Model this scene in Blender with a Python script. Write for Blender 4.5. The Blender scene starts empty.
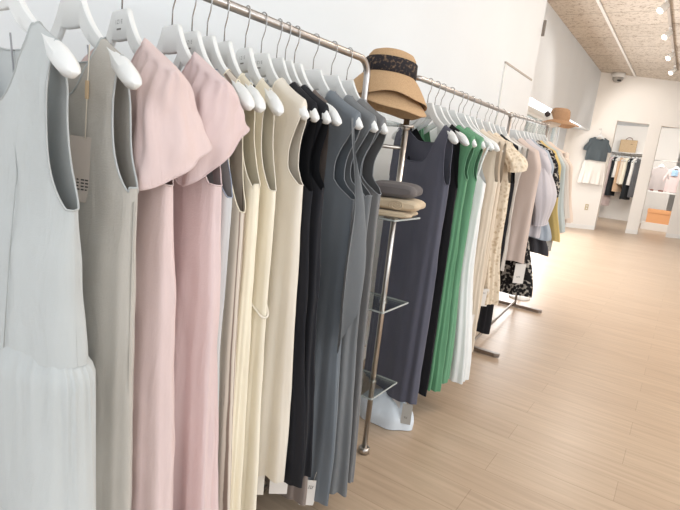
import bpy, math, random
from mathutils import noise as NZ
from mathutils import Vector, Matrix, Quaternion
random.seed(7)
S = bpy.context.scene
COL = S.collection
PI = math.pi
# ------------------------------------------------------------------ camera model
F = 511.0; EYE = Vector((0, 0, 1.23))
def _n(v): return Vector(v).normalized()
D_ = _n((350, -67, F))
_vd = (-0.11, 1.0); _t = F * F / -(_vd[0] * 350 + _vd[1] * -67)
N_ = _n((_vd[0] * _t, _vd[1] * _t, F))
R_ = N_.cross(D_)
if R_.x < 0: R_ = -R_
def ray(u, v):
    p = Vector((u - 340, v - 255, F))
    return Vector((p.dot(R_), p.dot(D_), -p.dot(N_)))
def at(u, v, X=None, Y=None, Z=None, plane=None):
    """the world point seen at photo pixel (u, v) on a given world plane"""
    q = ray(u, v)
    if X is not None: s = X / q.x
    elif Y is not None: s = Y / q.y
    elif Z is not None: s = (Z - EYE.z) / q.z
    else:
        p0, n = plane
        s = (p0 - EYE).dot(n) / q.dot(n)
    return EYE + q * s
cd = bpy.data.cameras.new('camera'); cam = bpy.data.objects.new('camera', cd); COL.objects.link(cam)
cd.sensor_width = 36; cd.lens = 36 * F / 680; cd.clip_start = 0.02; cd.clip_end = 200
cx = Vector((R_.x, D_.x, -N_.x)); cy = -Vector((R_.y, D_.y, -N_.y)); cz = -Vector((R_.z, D_.z, -N_.z))
cam.matrix_world = Matrix(((cx.x, cy.x, cz.x, 0), (cx.y, cy.y, cz.y, 0), (cx.z, cy.z, cz.z, EYE.z), (0, 0, 0, 1)))
S.camera = cam

# ------------------------------------------------------------------ materials
def lin(c):
    def f(x):
        x /= 255.0
        return x / 12.92 if x <= 0.04045 else ((x + 0.055) / 1.055) ** 2.4
    return (f(c[0]), f(c[1]), f(c[2]), 1)
def base(name, c, rough=.6, metal=0.0, spec=.5):
    m = bpy.data.materials.new(name); m.use_nodes = True
    b = m.node_tree.nodes['Principled BSDF']
    b.inputs['Base Color'].default_value = lin(c); b.inputs['Roughness'].default_value = rough
    b.inputs['Metallic'].default_value = metal; b.inputs['Specular IOR Level'].default_value = spec
    return m, m.node_tree, b
def nd(t, k, **kw):
    n = t.nodes.new(k)
    for a, v in kw.items(): setattr(n, a, v)
    return n
def noise_tint(t, b, c, amt, scale, stretch=(1, 1, 1), detail=4):
    co = nd(t, 'ShaderNodeTexCoord'); mp = nd(t, 'ShaderNodeMapping'); mp.inputs['Scale'].default_value = stretch
    t.links.new(co.outputs['Object'], mp.inputs['Vector'])
    nz = nd(t, 'ShaderNodeTexNoise'); nz.inputs['Scale'].default_value = scale; nz.inputs['Detail'].default_value = detail
    t.links.new(mp.outputs['Vector'], nz.inputs['Vector'])
    rp = nd(t, 'ShaderNodeValToRGB')
    rp.color_ramp.elements[0].position = .3; rp.color_ramp.elements[1].position = .7
    rp.color_ramp.elements[0].color = lin([max(0, x - amt) for x in c]); rp.color_ramp.elements[1].color = lin([min(255, x + amt) for x in c])
    t.links.new(nz.outputs['Fac'], rp.inputs['Fac']); t.links.new(rp.outputs['Color'], b.inputs['Base Color'])
    return mp, nz
def bump(t, b, fac, strength, dist):
    bp = nd(t, 'ShaderNodeBump'); bp.inputs['Strength'].default_value = strength; bp.inputs['Distance'].default_value = dist
    t.links.new(fac, bp.inputs['Height']); t.links.new(bp.outputs['Normal'], b.inputs['Normal'])
def fabric(name, c, amt=5, wr=.5, wscale=16, sheen=.15, rough=.9, weave=.15):
    m, t, b = base(name, c, rough, 0, .2)
    mp, nz = noise_tint(t, b, c, amt, 9, (1, 1, .35))
    b.inputs['Sheen Weight'].default_value = sheen
    w = nd(t, 'ShaderNodeTexNoise'); w.inputs['Scale'].default_value = wscale; w.inputs['Detail'].default_value = 3; w.inputs['Distortion'].default_value = .8
    t.links.new(mp.outputs['Vector'], w.inputs['Vector'])
    v = nd(t, 'ShaderNodeTexNoise'); v.inputs['Scale'].default_value = 420; v.inputs['Detail'].default_value = 1
    a = nd(t, 'ShaderNodeMath', operation='MULTIPLY_ADD'); a.inputs[1].default_value = weave
    t.links.new(v.outputs['Fac'], a.inputs[0]); t.links.new(w.outputs['Fac'], a.inputs[2])
    bump(t, b, a.outputs[0], wr, .012)
    return m
def lace(name, c, c2, scale=38, thr=(.42, .5)):
    m, t, b = base(name, c, .9, 0, .2)
    co = nd(t, 'ShaderNodeTexCoord'); vo = nd(t, 'ShaderNodeTexVoronoi'); vo.inputs['Scale'].default_value = scale
    nz = nd(t, 'ShaderNodeTexNoise'); nz.inputs['Scale'].default_value = scale * 1.2; nz.inputs['Detail'].default_value = 4
    t.links.new(co.outputs['Object'], vo.inputs['Vector']); t.links.new(co.outputs['Object'], nz.inputs['Vector'])
    rp = nd(t, 'ShaderNodeValToRGB'); rp.color_ramp.elements[0].position = thr[0]; rp.color_ramp.elements[1].position = thr[1]
    rp.color_ramp.elements[0].color = lin(c); rp.color_ramp.elements[1].color = lin(c2)
    mx = nd(t, 'ShaderNodeMath', operation='MULTIPLY'); t.links.new(vo.outputs['Distance'], mx.inputs[0]); mx.inputs[1].default_value = .45
    ad = nd(t, 'ShaderNodeMath', operation='ADD'); t.links.new(mx.outputs[0], ad.inputs[0])
    m2 = nd(t, 'ShaderNodeMath', operation='MULTIPLY'); m2.inputs[1].default_value = .55; t.links.new(nz.outputs['Fac'], m2.inputs[0])
    t.links.new(m2.outputs[0], ad.inputs[1]); t.links.new(ad.outputs[0], rp.inputs['Fac']); t.links.new(rp.outputs['Color'], b.inputs['Base Color'])
    bump(t, b, ad.outputs[0], .5, .006)
    return m
def glass_mat(name, tint=(250, 253, 252), gl=.05):
    m = bpy.data.materials.new(name); m.use_nodes = True; t = m.node_tree
    for n in list(t.nodes): t.nodes.remove(n)
    o = nd(t, 'ShaderNodeOutputMaterial'); tr = nd(t, 'ShaderNodeBsdfTransparent'); tr.inputs[0].default_value = lin(tint)
    g = nd(t, 'ShaderNodeBsdfGlossy'); g.inputs['Roughness'].default_value = .03
    mx = nd(t, 'ShaderNodeMixShader'); fr = nd(t, 'ShaderNodeLayerWeight'); fr.inputs[0].default_value = .35
    ml = nd(t, 'ShaderNodeMath', operation='MULTIPLY_ADD'); ml.inputs[1].default_value = .5; ml.inputs[2].default_value = gl * .4
    t.links.new(fr.outputs['Fresnel'], ml.inputs[0]); t.links.new(ml.outputs[0], mx.inputs[0])
    t.links.new(tr.outputs[0], mx.inputs[1]); t.links.new(g.outputs[0], mx.inputs[2]); t.links.new(mx.outputs[0], o.inputs[0])
    return m
def emis(name, c, s):
    m, t, b = base(name, c, .5)
    b.inputs['Emission Color'].default_value = lin(c); b.inputs['Emission Strength'].default_value = s
    return m
def wallpaint(name, c):
    m, t, b = base(name, c, .75, 0, .25)
    mp, nz = noise_tint(t, b, c, 2, 1.5)
    v = nd(t, 'ShaderNodeTexNoise'); v.inputs['Scale'].default_value = 160; bump(t, b, v.outputs['Fac'], .08, .002)
    return m
M = {}
M['wall'] = wallpaint('white_wall_paint', (226, 229, 231))
M['wall_far'] = wallpaint('cream_wall_paint', (240, 235, 228))
M['trim'] = base('white_trim', (236, 234, 230), .45)[0]
M['grey_line'] = base('grey_door_edge', (176, 166, 156), .5)[0]
def floor_mat():
    m, t, b = base('oak_plank_floor', (206, 178, 146), .34, 0, .5)
    g = nd(t, 'ShaderNodeNewGeometry'); br = nd(t, 'ShaderNodeTexBrick')
    br.inputs['Scale'].default_value = 1; br.inputs['Brick Width'].default_value = 1.25; br.inputs['Row Height'].default_value = .165
    br.inputs['Mortar Size'].default_value = .0016; br.inputs['Mortar Smooth'].default_value = .3; br.offset = .37
    br.inputs['Color1'].default_value = lin((195, 172, 148)); br.inputs['Color2'].default_value = lin((189, 165, 141)); br.inputs['Mortar'].default_value = lin((171, 147, 123))
    t.links.new(g.outputs['Position'], br.inputs['Vector'])
    mp = nd(t, 'ShaderNodeMapping'); mp.inputs['Scale'].default_value = (1.6, 26, 1); t.links.new(g.outputs['Position'], mp.inputs['Vector'])
    nz = nd(t, 'ShaderNodeTexNoise'); nz.inputs['Scale'].default_value = 1.6; nz.inputs['Detail'].default_value = 7; nz.inputs['Distortion'].default_value = .5
    t.links.new(mp.outputs['Vector'], nz.inputs['Vector'])
    rp = nd(t, 'ShaderNodeValToRGB'); rp.color_ramp.elements[0].position = .32; rp.color_ramp.elements[1].position = .68
    rp.color_ramp.elements[0].color = (.84, .82, .80, 1); rp.color_ramp.elements[1].color = (1.06, 1.06, 1.06, 1)
    t.links.new(nz.outputs['Fac'], rp.inputs['Fac'])
    mx = nd(t, 'ShaderNodeMix', data_type='RGBA', blend_type='MULTIPLY'); mx.inputs[0].default_value = .8
    t.links.new(br.outputs['Color'], mx.inputs[6]); t.links.new(rp.outputs['Color'], mx.inputs[7]); t.links.new(mx.outputs[2], b.inputs['Base Color'])
    bump(t, b, nz.outputs['Fac'], .06, .003)
    return m
M['floor'] = floor_mat()
def ceil_mat():
    m, t, b = base('speckled_ceiling_tile', (205, 190, 172), .95, 0, .1)
    g = nd(t, 'ShaderNodeNewGeometry'); br = nd(t, 'ShaderNodeTexBrick')
    mp = nd(t, 'ShaderNodeMapping'); mp.inputs['Location'].default_value = (1.53, .02, 0); t.links.new(g.outputs['Position'], mp.inputs['Vector'])
    br.offset = 0; br.inputs['Scale'].default_value = 1; br.inputs['Brick Width'].default_value = 1.5; br.inputs['Row Height'].default_value = .72
    br.inputs['Mortar Size'].default_value = .008; br.inputs['Mortar Smooth'].default_value = .2
    br.inputs['Color1'].default_value = lin((210, 200, 188)); br.inputs['Color2'].default_value = lin((203, 193, 181)); br.inputs['Mortar'].default_value = lin((148, 138, 126))
    t.links.new(mp.outputs['Vector'], br.inputs['Vector'])
    nz = nd(t, 'ShaderNodeTexNoise'); nz.inputs['Scale'].default_value = 22; nz.inputs['Detail'].default_value = 5; nz.inputs['Roughness'].default_value = .75
    t.links.new(g.outputs['Position'], nz.inputs['Vector'])
    rp = nd(t, 'ShaderNodeValToRGB'); rp.color_ramp.elements[0].position = .37; rp.color_ramp.elements[1].position = .49
    rp.color_ramp.elements[0].color = (.55, .5, .45, 1); rp.color_ramp.elements[1].color = (1, 1, 1, 1)
    t.links.new(nz.outputs['Fac'], rp.inputs['Fac'])
    mx = nd(t, 'ShaderNodeMix', data_type='RGBA', blend_type='MULTIPLY'); mx.inputs[0].default_value = 1.0
    t.links.new(br.outputs['Color'], mx.inputs[6]); t.links.new(rp.outputs['Color'], mx.inputs[7]); t.links.new(mx.outputs[2], b.inputs['Base Color'])
    return m
M['ceiling'] = ceil_mat()
def metal(name, c, rough):
    m, t, b = base(name, c, rough, 1.0)
    nz = nd(t, 'ShaderNodeTexNoise'); nz.inputs['Scale'].default_value = 60; bump(t, b, nz.outputs['Fac'], .04, .001)
    return m
M['steel'] = metal('brushed_steel', (190, 184, 178), .28)
M['nickel'] = metal('warm_nickel_tube', (186, 180, 176), .34)
M['wire'] = metal('chrome_wire', (168, 166, 164), .25)
M['dark_steel'] = metal('grey_steel_foot', (150, 140, 132), .4)
M['hanger'] = base('satin_white_hanger', (232, 232, 230), .38, 0, .5)[0]
M['print'] = base('grey_print', (128, 124, 120), .7)[0]
M['print_dark'] = base('dark_print', (70, 66, 64), .7)[0]
M['card'] = base('white_card', (226, 220, 214), .7)[0]
M['card_grey'] = base('greige_card', (196, 184, 174), .7)[0]
M['string'] = base('cream_string', (222, 212, 196), .8)[0]
M['bead'] = base('tan_bead', (206, 180, 146), .5)[0]
M['glass'] = glass_mat('clear_glass')
M['glass_edge'] = base('polished_glass_edge', (180, 187, 185), .15, 0, .6)[0]
M['zip'] = base('grey_zip', (160, 160, 164), .5)[0]
FAB = dict(
    bluegrey=(203, 206, 205), greige=(200, 194, 185), pink=(233, 209, 205), pink2=(232, 208, 206), palegrey=(208, 208, 208), denim=(150, 160, 176),
    beige=(208, 196, 182), cream=(240, 230, 208), cream2=(238, 229, 210), ivory=(226, 217, 203), ivory2=(230, 222, 208),
    black=(36, 36, 40), black2=(40, 40, 44), taupe=(130, 118, 112), slate=(113, 119, 125), slate2=(118, 120, 122), slate3=(140, 143, 146), slate4=(120, 119, 119),
    navy=(92, 92, 104), black3=(34, 33, 36), green=(97, 146, 111), green2=(107, 154, 121), white=(232, 232, 230), sand=(222, 207, 188), oat=(216, 200, 180),
    mauve=(202, 184, 174), lilac=(196, 190, 194), dustblue=(160, 168, 178), charcoal=(74, 72, 76), mustard=(200, 174, 112), palesage=(176, 184, 184), blush=(216, 198, 184),
    stone=(198, 190, 182), folded_grey=(106, 100, 99), folded_beige=(206, 186, 158), pool_blue=(214, 220, 226), darkteal=(84, 92, 96), sleek=(228, 222, 214),
    rose=(222, 182, 176), camel=(206, 172, 140), offwhite=(232, 226, 218), ink=(44, 46, 48), smoke=(96, 96, 98), warmgrey=(170, 160, 156), softpink=(202, 182, 178), sky=(150, 176, 196), brown=(120, 76, 62))
for k, c in FAB.items():
    M[k] = fabric('fabric_' + k, c, amt=4, wr=.16 if max(c) < 60 else .28, rough=.95 if max(c) < 60 else .88, sheen=.05 if max(c) < 60 else .12)
for k in ('bluegrey', 'greige', 'pink', 'pink2'):
    M[k] = fabric('linen_' + k, FAB[k], amt=5, wr=.75, wscale=15, weave=.12)
M['cream_lace'] = lace('cream_lace', (202, 181, 154), (226, 210, 188), 52, (.38, .48))
M['black_floral'] = lace('black_floral_print', (36, 34, 36), (182, 174, 164), 46, (.54, .62))
def stripe_mat():
    m, t, b = base('beige_pinstripe', (214, 202, 188), .9, 0, .2)
    co = nd(t, 'ShaderNodeTexCoord'); w = nd(t, 'ShaderNodeTexWave'); w.bands_direction = 'Y'; w.inputs['Scale'].default_value = 40; w.inputs['Distortion'].default_value = .3
    rp = nd(t, 'ShaderNodeValToRGB'); rp.color_ramp.elements[0].position = .1; rp.color_ramp.elements[1].position = .3
    rp.color_ramp.elements[0].color = lin((150, 132, 120)); rp.color_ramp.elements[1].color = lin((220, 208, 194))
    t.links.new(co.outputs['Object'], w.inputs['Vector']); t.links.new(w.outputs['Fac'], rp.inputs['Fac']); t.links.new(rp.outputs['Color'], b.inputs['Base Color'])
    return m
M['stripe'] = stripe_mat()
def straw_mat(name, c, c2):
    m, t, b = base(name, c, .8, 0, .25)
    co = nd(t, 'ShaderNodeTexCoord'); w = nd(t, 'ShaderNodeTexNoise'); w.inputs['Scale'].default_value = 190; w.inputs['Detail'].default_value = 3
    wv = nd(t, 'ShaderNodeTexWave'); wv.bands_direction = 'Z'; wv.inputs['Scale'].default_value = 90; wv.inputs['Distortion'].default_value = 2
    t.links.new(co.outputs['Object'], wv.inputs['Vector']); t.links.new(co.outputs['Object'], w.inputs['Vector'])
    ad = nd(t, 'ShaderNodeMath', operation='ADD'); t.links.new(w.outputs['Fac'], ad.inputs[0]); t.links.new(wv.outputs['Fac'], ad.inputs[1])
    ml = nd(t, 'ShaderNodeMath', operation='MULTIPLY'); ml.inputs[1].default_value = .5; t.links.new(ad.outputs[0], ml.inputs[0])
    rp = nd(t, 'ShaderNodeValToRGB'); rp.color_ramp.elements[0].color = lin(c2); rp.color_ramp.elements[1].color = lin(c)
    rp.color_ramp.elements[0].position = .25; rp.color_ramp.elements[1].position = .6
    t.links.new(ml.outputs[0], rp.inputs['Fac']); t.links.new(rp.outputs['Color'], b.inputs['Base Color']); bump(t, b, ml.outputs[0], .35, .003)
    return m
M['straw'] = straw_mat('natural_straw', (206, 172, 134), (172, 136, 100))
M['straw_brown'] = straw_mat('brown_straw', (184, 148, 116), (150, 114, 84))
M['band'] = lace('dark_lace_band', (46, 43, 46), (120, 98, 80), 85, (.52, .72))
M['ribbon_dark'] = base('dark_ribbon', (58, 48, 46), .8)[0]
M['bag_straw'] = straw_mat('pale_raffia', (206, 180, 146), (182, 154, 120))
M['orange'] = base('orange_card', (240, 176, 122), .6)[0]
M['black_plastic'] = base('black_plastic', (40, 40, 42), .4)[0]
M['white_plastic'] = base('white_plastic', (232, 230, 226), .4)[0]
M['outlet'] = base('beige_outlet', (196, 180, 146), .5)[0]
M['vent'] = base('grey_plate', (128, 120, 112), .6)[0]
M['lamp_on'] = emis('lit_lamp_lens', (255, 244, 226), 14)
M['panel_on'] = emis('lit_ceiling_panel', (255, 250, 242), 5)
M['grey_bag'] = base('grey_panel', (168, 164, 158), .6)[0]

# ------------------------------------------------------------------ object helpers
def mesh_obj(name, verts, faces, mat, parent=None, smooth=True, kind=None):
    me = bpy.data.meshes.new(name); me.from_pydata([tuple(v) for v in verts], [], faces); me.update()
    o = bpy.data.objects.new(name, me); COL.objects.link(o)
    me.materials.append(M[mat] if isinstance(mat, str) else mat)
    if smooth:
        for p in me.polygons: p.use_smooth = True
    if parent: o.parent = parent
    if kind: o['kind'] = kind
    return o
def empty(name, loc, rz=0, label=None, cat=None, group=None):
    o = bpy.data.objects.new(name, None); COL.objects.link(o); o.empty_display_size = .05
    o.location = loc; o.rotation_euler = (0, 0, rz)
    if label: o['label'] = label
    if cat: o['category'] = cat
    if group: o['group'] = group
    return o
def tag(o, label, cat, group=None):
    o['label'] = label; o['category'] = cat
    if group: o['group'] = group
    return o
class MB:
    def __init__(s): s.v = []; s.f = []
    def box(s, a, b):
        n = len(s.v); x0, y0, z0 = a; x1, y1, z1 = b
        s.v += [(x0, y0, z0), (x1, y0, z0), (x1, y1, z0), (x0, y1, z0), (x0, y0, z1), (x1, y0, z1), (x1, y1, z1), (x0, y1, z1)]
        s.f += [tuple(n + i for i in q) for q in ((3, 2, 1, 0), (4, 5, 6, 7), (0, 1, 5, 4), (1, 2, 6, 5), (2, 3, 7, 6), (3, 0, 4, 7))]
        return s
    def prism(s, pts, z0, z1):
        n = len(s.v); k = len(pts)
        s.v += [(p[0], p[1], z0) for p in pts] + [(p[0], p[1], z1) for p in pts]
        s.f += [tuple(n + i for i in reversed(range(k))), tuple(n + k + i for i in range(k))]
        s.f += [(n + i, n + (i + 1) % k, n + k + (i + 1) % k, n + k + i) for i in range(k)]
        return s
    def tube(s, pts, r, seg=8, cap=True):
        pts = [Vector(p) for p in pts]; n0 = len(s.v); rr = r if isinstance(r, (list, tuple)) else [r] * len(pts)
        t0 = (pts[1] - pts[0]).normalized(); ref = Vector((0, 0, 1)) if abs(t0.z) < .9 else Vector((1, 0, 0))
        u = t0.cross(ref).normalized()
        for i, p in enumerate(pts):
            a = pts[max(i - 1, 0)]; b = pts[min(i + 1, len(pts) - 1)]; t = (b - a)
            t = t.normalized() if t.length > 1e-9 else t0
            u = (u - t * u.dot(t));  u = u.normalized() if u.length > 1e-6 else t.orthogonal().normalized()
            w = t.cross(u)
            for k in range(seg):
                an = 2 * PI * k / seg; s.v.append(tuple(p + (u * math.cos(an) + w * math.sin(an)) * rr[i]))
        for i in range(len(pts) - 1):
            for k in range(seg):
                a = n0 + i * seg + k; b = n0 + i * seg + (k + 1) % seg
                s.f.append((a, b, b + seg, a + seg))
        if cap:
            s.f.append(tuple(n0 + k for k in reversed(range(seg)))); e = n0 + (len(pts) - 1) * seg
            s.f.append(tuple(e + k for k in range(seg)))
        return s
    def lathe(s, prof, seg=24, c=(0, 0, 0)):
        n0 = len(s.v)
        for (r, z) in prof:
            for k in range(seg):
                a = 2 * PI * k / seg; s.v.append((c[0] + r * math.cos(a), c[1] + r * math.sin(a), c[2] + z))
        for i in range(len(prof) - 1):
            for k in range(seg):
                a = n0 + i * seg + k; b = n0 + i * seg + (k + 1) % seg; s.f.append((a, b, b + seg, a + seg))
        s.f.append(tuple(n0 + k for k in reversed(range(seg)))); e = n0 + (len(prof) - 1) * seg
        s.f.append(tuple(e + k for k in range(seg)))
        return s
    def build(s, name, mat, parent=None, smooth=False, kind=None, bev=0, segs=2):
        o = mesh_obj(name, s.v, s.f, mat, parent, smooth, kind)
        if bev:
            m = o.modifiers.new('bevel', 'BEVEL'); m.width = bev; m.segments = segs; m.limit_method = 'ANGLE'
        return o
def autosmooth(o, ang=40):
    me = o.data
    for p in me.polygons: p.use_smooth = True
    me.set_sharp_from_angle(angle=math.radians(ang))
    return o
def text_mesh(name, s, size, mat, parent, loc, rot, space=1.0):
    cu = bpy.data.curves.new(name, 'FONT'); cu.body = s; cu.size = size; cu.align_x = 'CENTER'; cu.space_character = space; cu.extrude = 0
    t = bpy.data.objects.new(name, cu); COL.objects.link(t)
    dg = bpy.context.evaluated_depsgraph_get(); me = bpy.data.meshes.new_from_object(t.evaluated_get(dg))
    bpy.data.objects.remove(t); bpy.data.curves.remove(cu)
    me.name = name; me.materials.clear(); me.materials.append(M[mat])
    o = bpy.data.objects.new(name, me); COL.objects.link(o); o.parent = parent; o.location = loc; o.rotation_euler = rot
    return o
def sm(a, b, x):
    t = max(0, min(1, (x - a) / (b - a) if b != a else 0)); return t * t * (3 - 2 * t)

# ------------------------------------------------------------------ hangers
NECK = -.10
def htop(a):
    a = abs(a)
    if a < .033: return NECK - .0006 * (a / .033) ** 4
    return NECK - .060 * (1 - math.exp(-(a - .033) / .040)) - .072 * (a - .033) / .172
def hhgt(a):
    a = abs(a)
    return .060 - .028 * sm(.015, .10, a) - .004 * sm(.1, .2, a)
def hanger_mesh():
    xs = [-.211 + .422 * i / 64 for i in range(65)]
    v = []; f = []; n = 10
    for x in xs:
        a = abs(x); top = htop(a); h = hhgt(a); th = .0055 + .0105 * sm(.12, .188, a)
        e = max(0, (a - .17) / .041)
        k = math.sqrt(max(0.02, 1 - e ** 2.6)); mid = top - h * .5 - .004 * e
        h *= k; th *= (.35 + .65 * k)
        h += .014 * sm(.13, .185, a) * k; mid -= .004 * sm(.13, .185, a)
        hz = h / 2; b = min(.0035 + .008 * sm(.12, .18, a), hz * .8, th * .8)
        for (yy, zz) in ((-th, -hz + b), (-th, 0), (-th, hz - b), (-th + b, hz), (th - b, hz), (th, hz - b), (th, 0), (th, -hz + b), (th - b, -hz), (-th + b, -hz)):
            v.append((x, yy, mid + zz))
    for i in range(len(xs) - 1):
        for k in range(n):
            a = i * n + k; b = i * n + (k + 1) % n; f.append((a, b, b + n, a + n))
    f.append(tuple(reversed(range(n)))); f.append(tuple((len(xs) - 1) * n + k for k in range(n)))
    return v, f
def hook_pts(r=.0155):
    p = [(0, 0, NECK - .012), (0, 0, NECK + .03), (.002, 0, NECK + .036), (r * .75, 0, -.046), (r * .98, 0, -.030), (r, 0, -.018)]
    for i in range(0, 9):
        an = PI * i / 8 * 1.08; p.append((r * math.cos(an), 0, -.0145 + r * math.sin(an)))
    return p
HV, HF = hanger_mesh()
HME = HKME = None
def make_hanger(x, y, z, yaw, label, group, logo=False, lean=0, sx_=1, sy_=1):
    global HME, HKME
    r = empty('clothes_hanger', (x, y, z), yaw, label, 'hanger', group)
    r.rotation_euler[1] = lean; r.scale = (sx_, sy_, 1)
    if HME is None:
        b = mesh_obj('hanger_body', HV, HF, 'hanger', r); autosmooth(b, 50); HME = b.data
        h = MB().tube(hook_pts(), .0017, 6).build('hook', 'wire', r, True); HKME = h.data
    else:
        for nm, me in (('hanger_body', HME), ('hook', HKME)):
            o = bpy.data.objects.new(nm, me); COL.objects.link(o); o.parent = r
    if logo:
        text_mesh('logo_print', 'IZIE', .0115, 'print', r, (0, -.0057, NECK - .028), (PI / 2, 0, 0), 1.7)
        MB().box((-.009, -.0062, NECK - .0395), (.009, -.0052, NECK - .0365)).build('logo_bar', 'print', r)
    return r

# ------------------------------------------------------------------ garments
def clip_grid(P, fv, wrap=True):
    """keep the part of a grid of points where fv >= 0; returns verts, faces, boundary polylines"""
    R = len(P); Cn = len(P[0]); vid = {}; V = []; Fc = []; segs = []
    def vert(key, pos):
        if key not in vid: vid[key] = len(V); V.append(pos)
        return vid[key]
    for i in range(R - 1):
        for j in range(Cn if wrap else Cn - 1):
            j2 = (j + 1) % Cn
            q = [(i, j), (i, j2), (i + 1, j2), (i + 1, j)]
            fs = [fv[a][b] for a, b in q]
            if max(fs) < 0: continue
            if min(fs) >= 0:
                Fc.append(tuple(vert(k, P[k[0]][k[1]]) for k in q)); continue
            poly = []; cr = []
            for k in range(4):
                a, b = q[k], q[(k + 1) % 4]; fa, fb = fs[k], fs[(k + 1) % 4]
                if fa >= 0: poly.append(vert(a, P[a[0]][a[1]]))
                if (fa >= 0) != (fb >= 0):
                    if a < b: ka, kb, ga, gb = a, b, fa, fb
                    else: ka, kb, ga, gb = b, a, fb, fa
                    t = ga / (ga - gb); w = vert((ka, kb), P[ka[0]][ka[1]].lerp(P[kb[0]][kb[1]], t))
                    poly.append(w); cr.append(w)
            pl = [p for n, p in enumerate(poly) if p != poly[n - 1]]
            if len(pl) >= 3: Fc.append(tuple(pl))
            if len(cr) == 2 and cr[0] != cr[1]: segs.append((cr[0], cr[1]))
    adj = {}
    for a, b in segs: adj.setdefault(a, []).append(b); adj.setdefault(b, []).append(a)
    lines = []; seen = set()
    for st in sorted(adj, key=lambda k: len(adj[k])):
        if st in seen: continue
        line = [st]; seen.add(st); cur = st
        while True:
            nx = [k for k in adj[cur] if k not in seen]
            if not nx: break
            cur = nx[0]; seen.add(cur); line.append(cur)
        if len(line) > 3:
            if line[0] in adj[line[-1]]: line.append(line[0])
            lines.append([V[k] for k in line])
    return V, Fc, lines
def prof(tab, z):
    """piecewise smooth lookup over (z, value), z descending"""
    if z >= tab[0][0]: return tab[0][1]
    for (z0, a), (z1, b) in zip(tab, tab[1:]):
        if z >= z1:
            t = (z0 - z) / (z0 - z1); t = t * t * (3 - 2 * t); return a + (b - a) * t
    return tab[-1][1]
def body(hem, W, D, neck=.095, nf=.09, nb=.03, npow=2.4, arm=-.46, out=.155, sleeve_top=None, fold=.012, k=7, seed=0, N=96, R=72,
         top=None, lean=0, foldstart=-.35, hemwave=.006, sides=True, armless=False, wr=.0, dip=.0, aq=3):
    """points of a hanging garment: W / D tables of half width / half depth over local z"""
    rnd = random.Random(seed); ph = [rnd.uniform(0, 6.28) for _ in range(8)]
    k2 = k * 2 + rnd.choice((-1, 1, 3)); topf = top or (lambda a: htop(a) + (.0035 if out < .187 else .009))
    P = []; fv = []
    zs = htop(.19)
    for i in range(R + 1):
        v = (i / R) ** 1.35; row = []; fr = []
        for j in range(N):
            th = 2 * PI * j / N; c = math.cos(th); s = math.sin(th)
            cxs = math.copysign(abs(c) ** .85, c)
            zt = topf(min(abs(.19 * cxs), .2)); z = zt + (hem - zt) * v
            w = prof(W, z); d = prof(D, z)
            dd = zt - z
            cap = .075 if out < .187 else .016; d = .0005 + (d - .0005) * min(1, math.sqrt(max(0, dd) / cap)) if dd < cap else d
            x = w * cxs; ey = .75 if out < .187 else .38 + .37 * sm(-.26, -.42, z); y = d * math.copysign(abs(s) ** ey, s)
            A = fold * sm(foldstart, hem, z) if z < foldstart else 0
            A += .0022 * sm(-.24, -.34, z)
            wob = A * (.62 * math.sin(k * th + ph[0] + .9 * math.sin(v * 3 + ph[1])) + .38 * math.sin(k2 * th + ph[2] + 1.3 * v))
            x += wob * c * .9 + lean * max(0, -.3 - z); y += wob * (s * .8 + .2 * math.sin(th * 2 + ph[3]))
            if wr:
                q_ = Vector((x * 7 + seed, y * 7 + (3 if s > 0 else 0), z * 4.5)); n1 = NZ.noise(q_) * wr + NZ.noise(q_ * 3.1) * wr * .45
                n1 *= sm(0, .10, dd); x += n1 * c; y += n1 * s
            z += hemwave * v ** 6 * math.sin(3 * th + ph[4])
            row.append(Vector((x, y, z)))
            f = 1.0; a = abs(w * cxs)
            if not armless:
                if z > arm:
                    q = min(1, max(0, 1 - (z - arm) / (zs - arm)))
                    tt = (zs - z) / (zs - arm); f = min(f, out + (w * 1.003 - out) * q ** (6 if dip else aq) - dip * sm(.04, .62, tt) * (1 - sm(.74, 1, tt)) - a)
                nd_ = nf if s < 0 else nb
                if a < neck:
                    ztn = topf(neck); zn = ztn - nd_ * (1 - (a / neck) ** npow)
                    f = min(f, zn - z)
                elif a < neck + .02: f = min(f, (a - neck) + .0005 if z > topf(neck) - .002 else f)
            fr.append(f)
        P.append(row); fv.append(fr)
    return P, fv
def garment(root, mat, name='dress_body', binding=None, bind_r=.0019, **kw):
    P, fv = body(**kw)
    V, Fc, lines = clip_grid(P, fv)
    o = mesh_obj(name, V, Fc, mat, root)
    if binding:
        for ln in lines:
            mx = sum(abs(p.x) for p in ln) / len(ln)
            MB().tube(ln, bind_r, 5, False).build('neck_binding' if mx < kw.get('neck', .095) * .95 else 'armhole_binding', binding, o, True)
    return o
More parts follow.
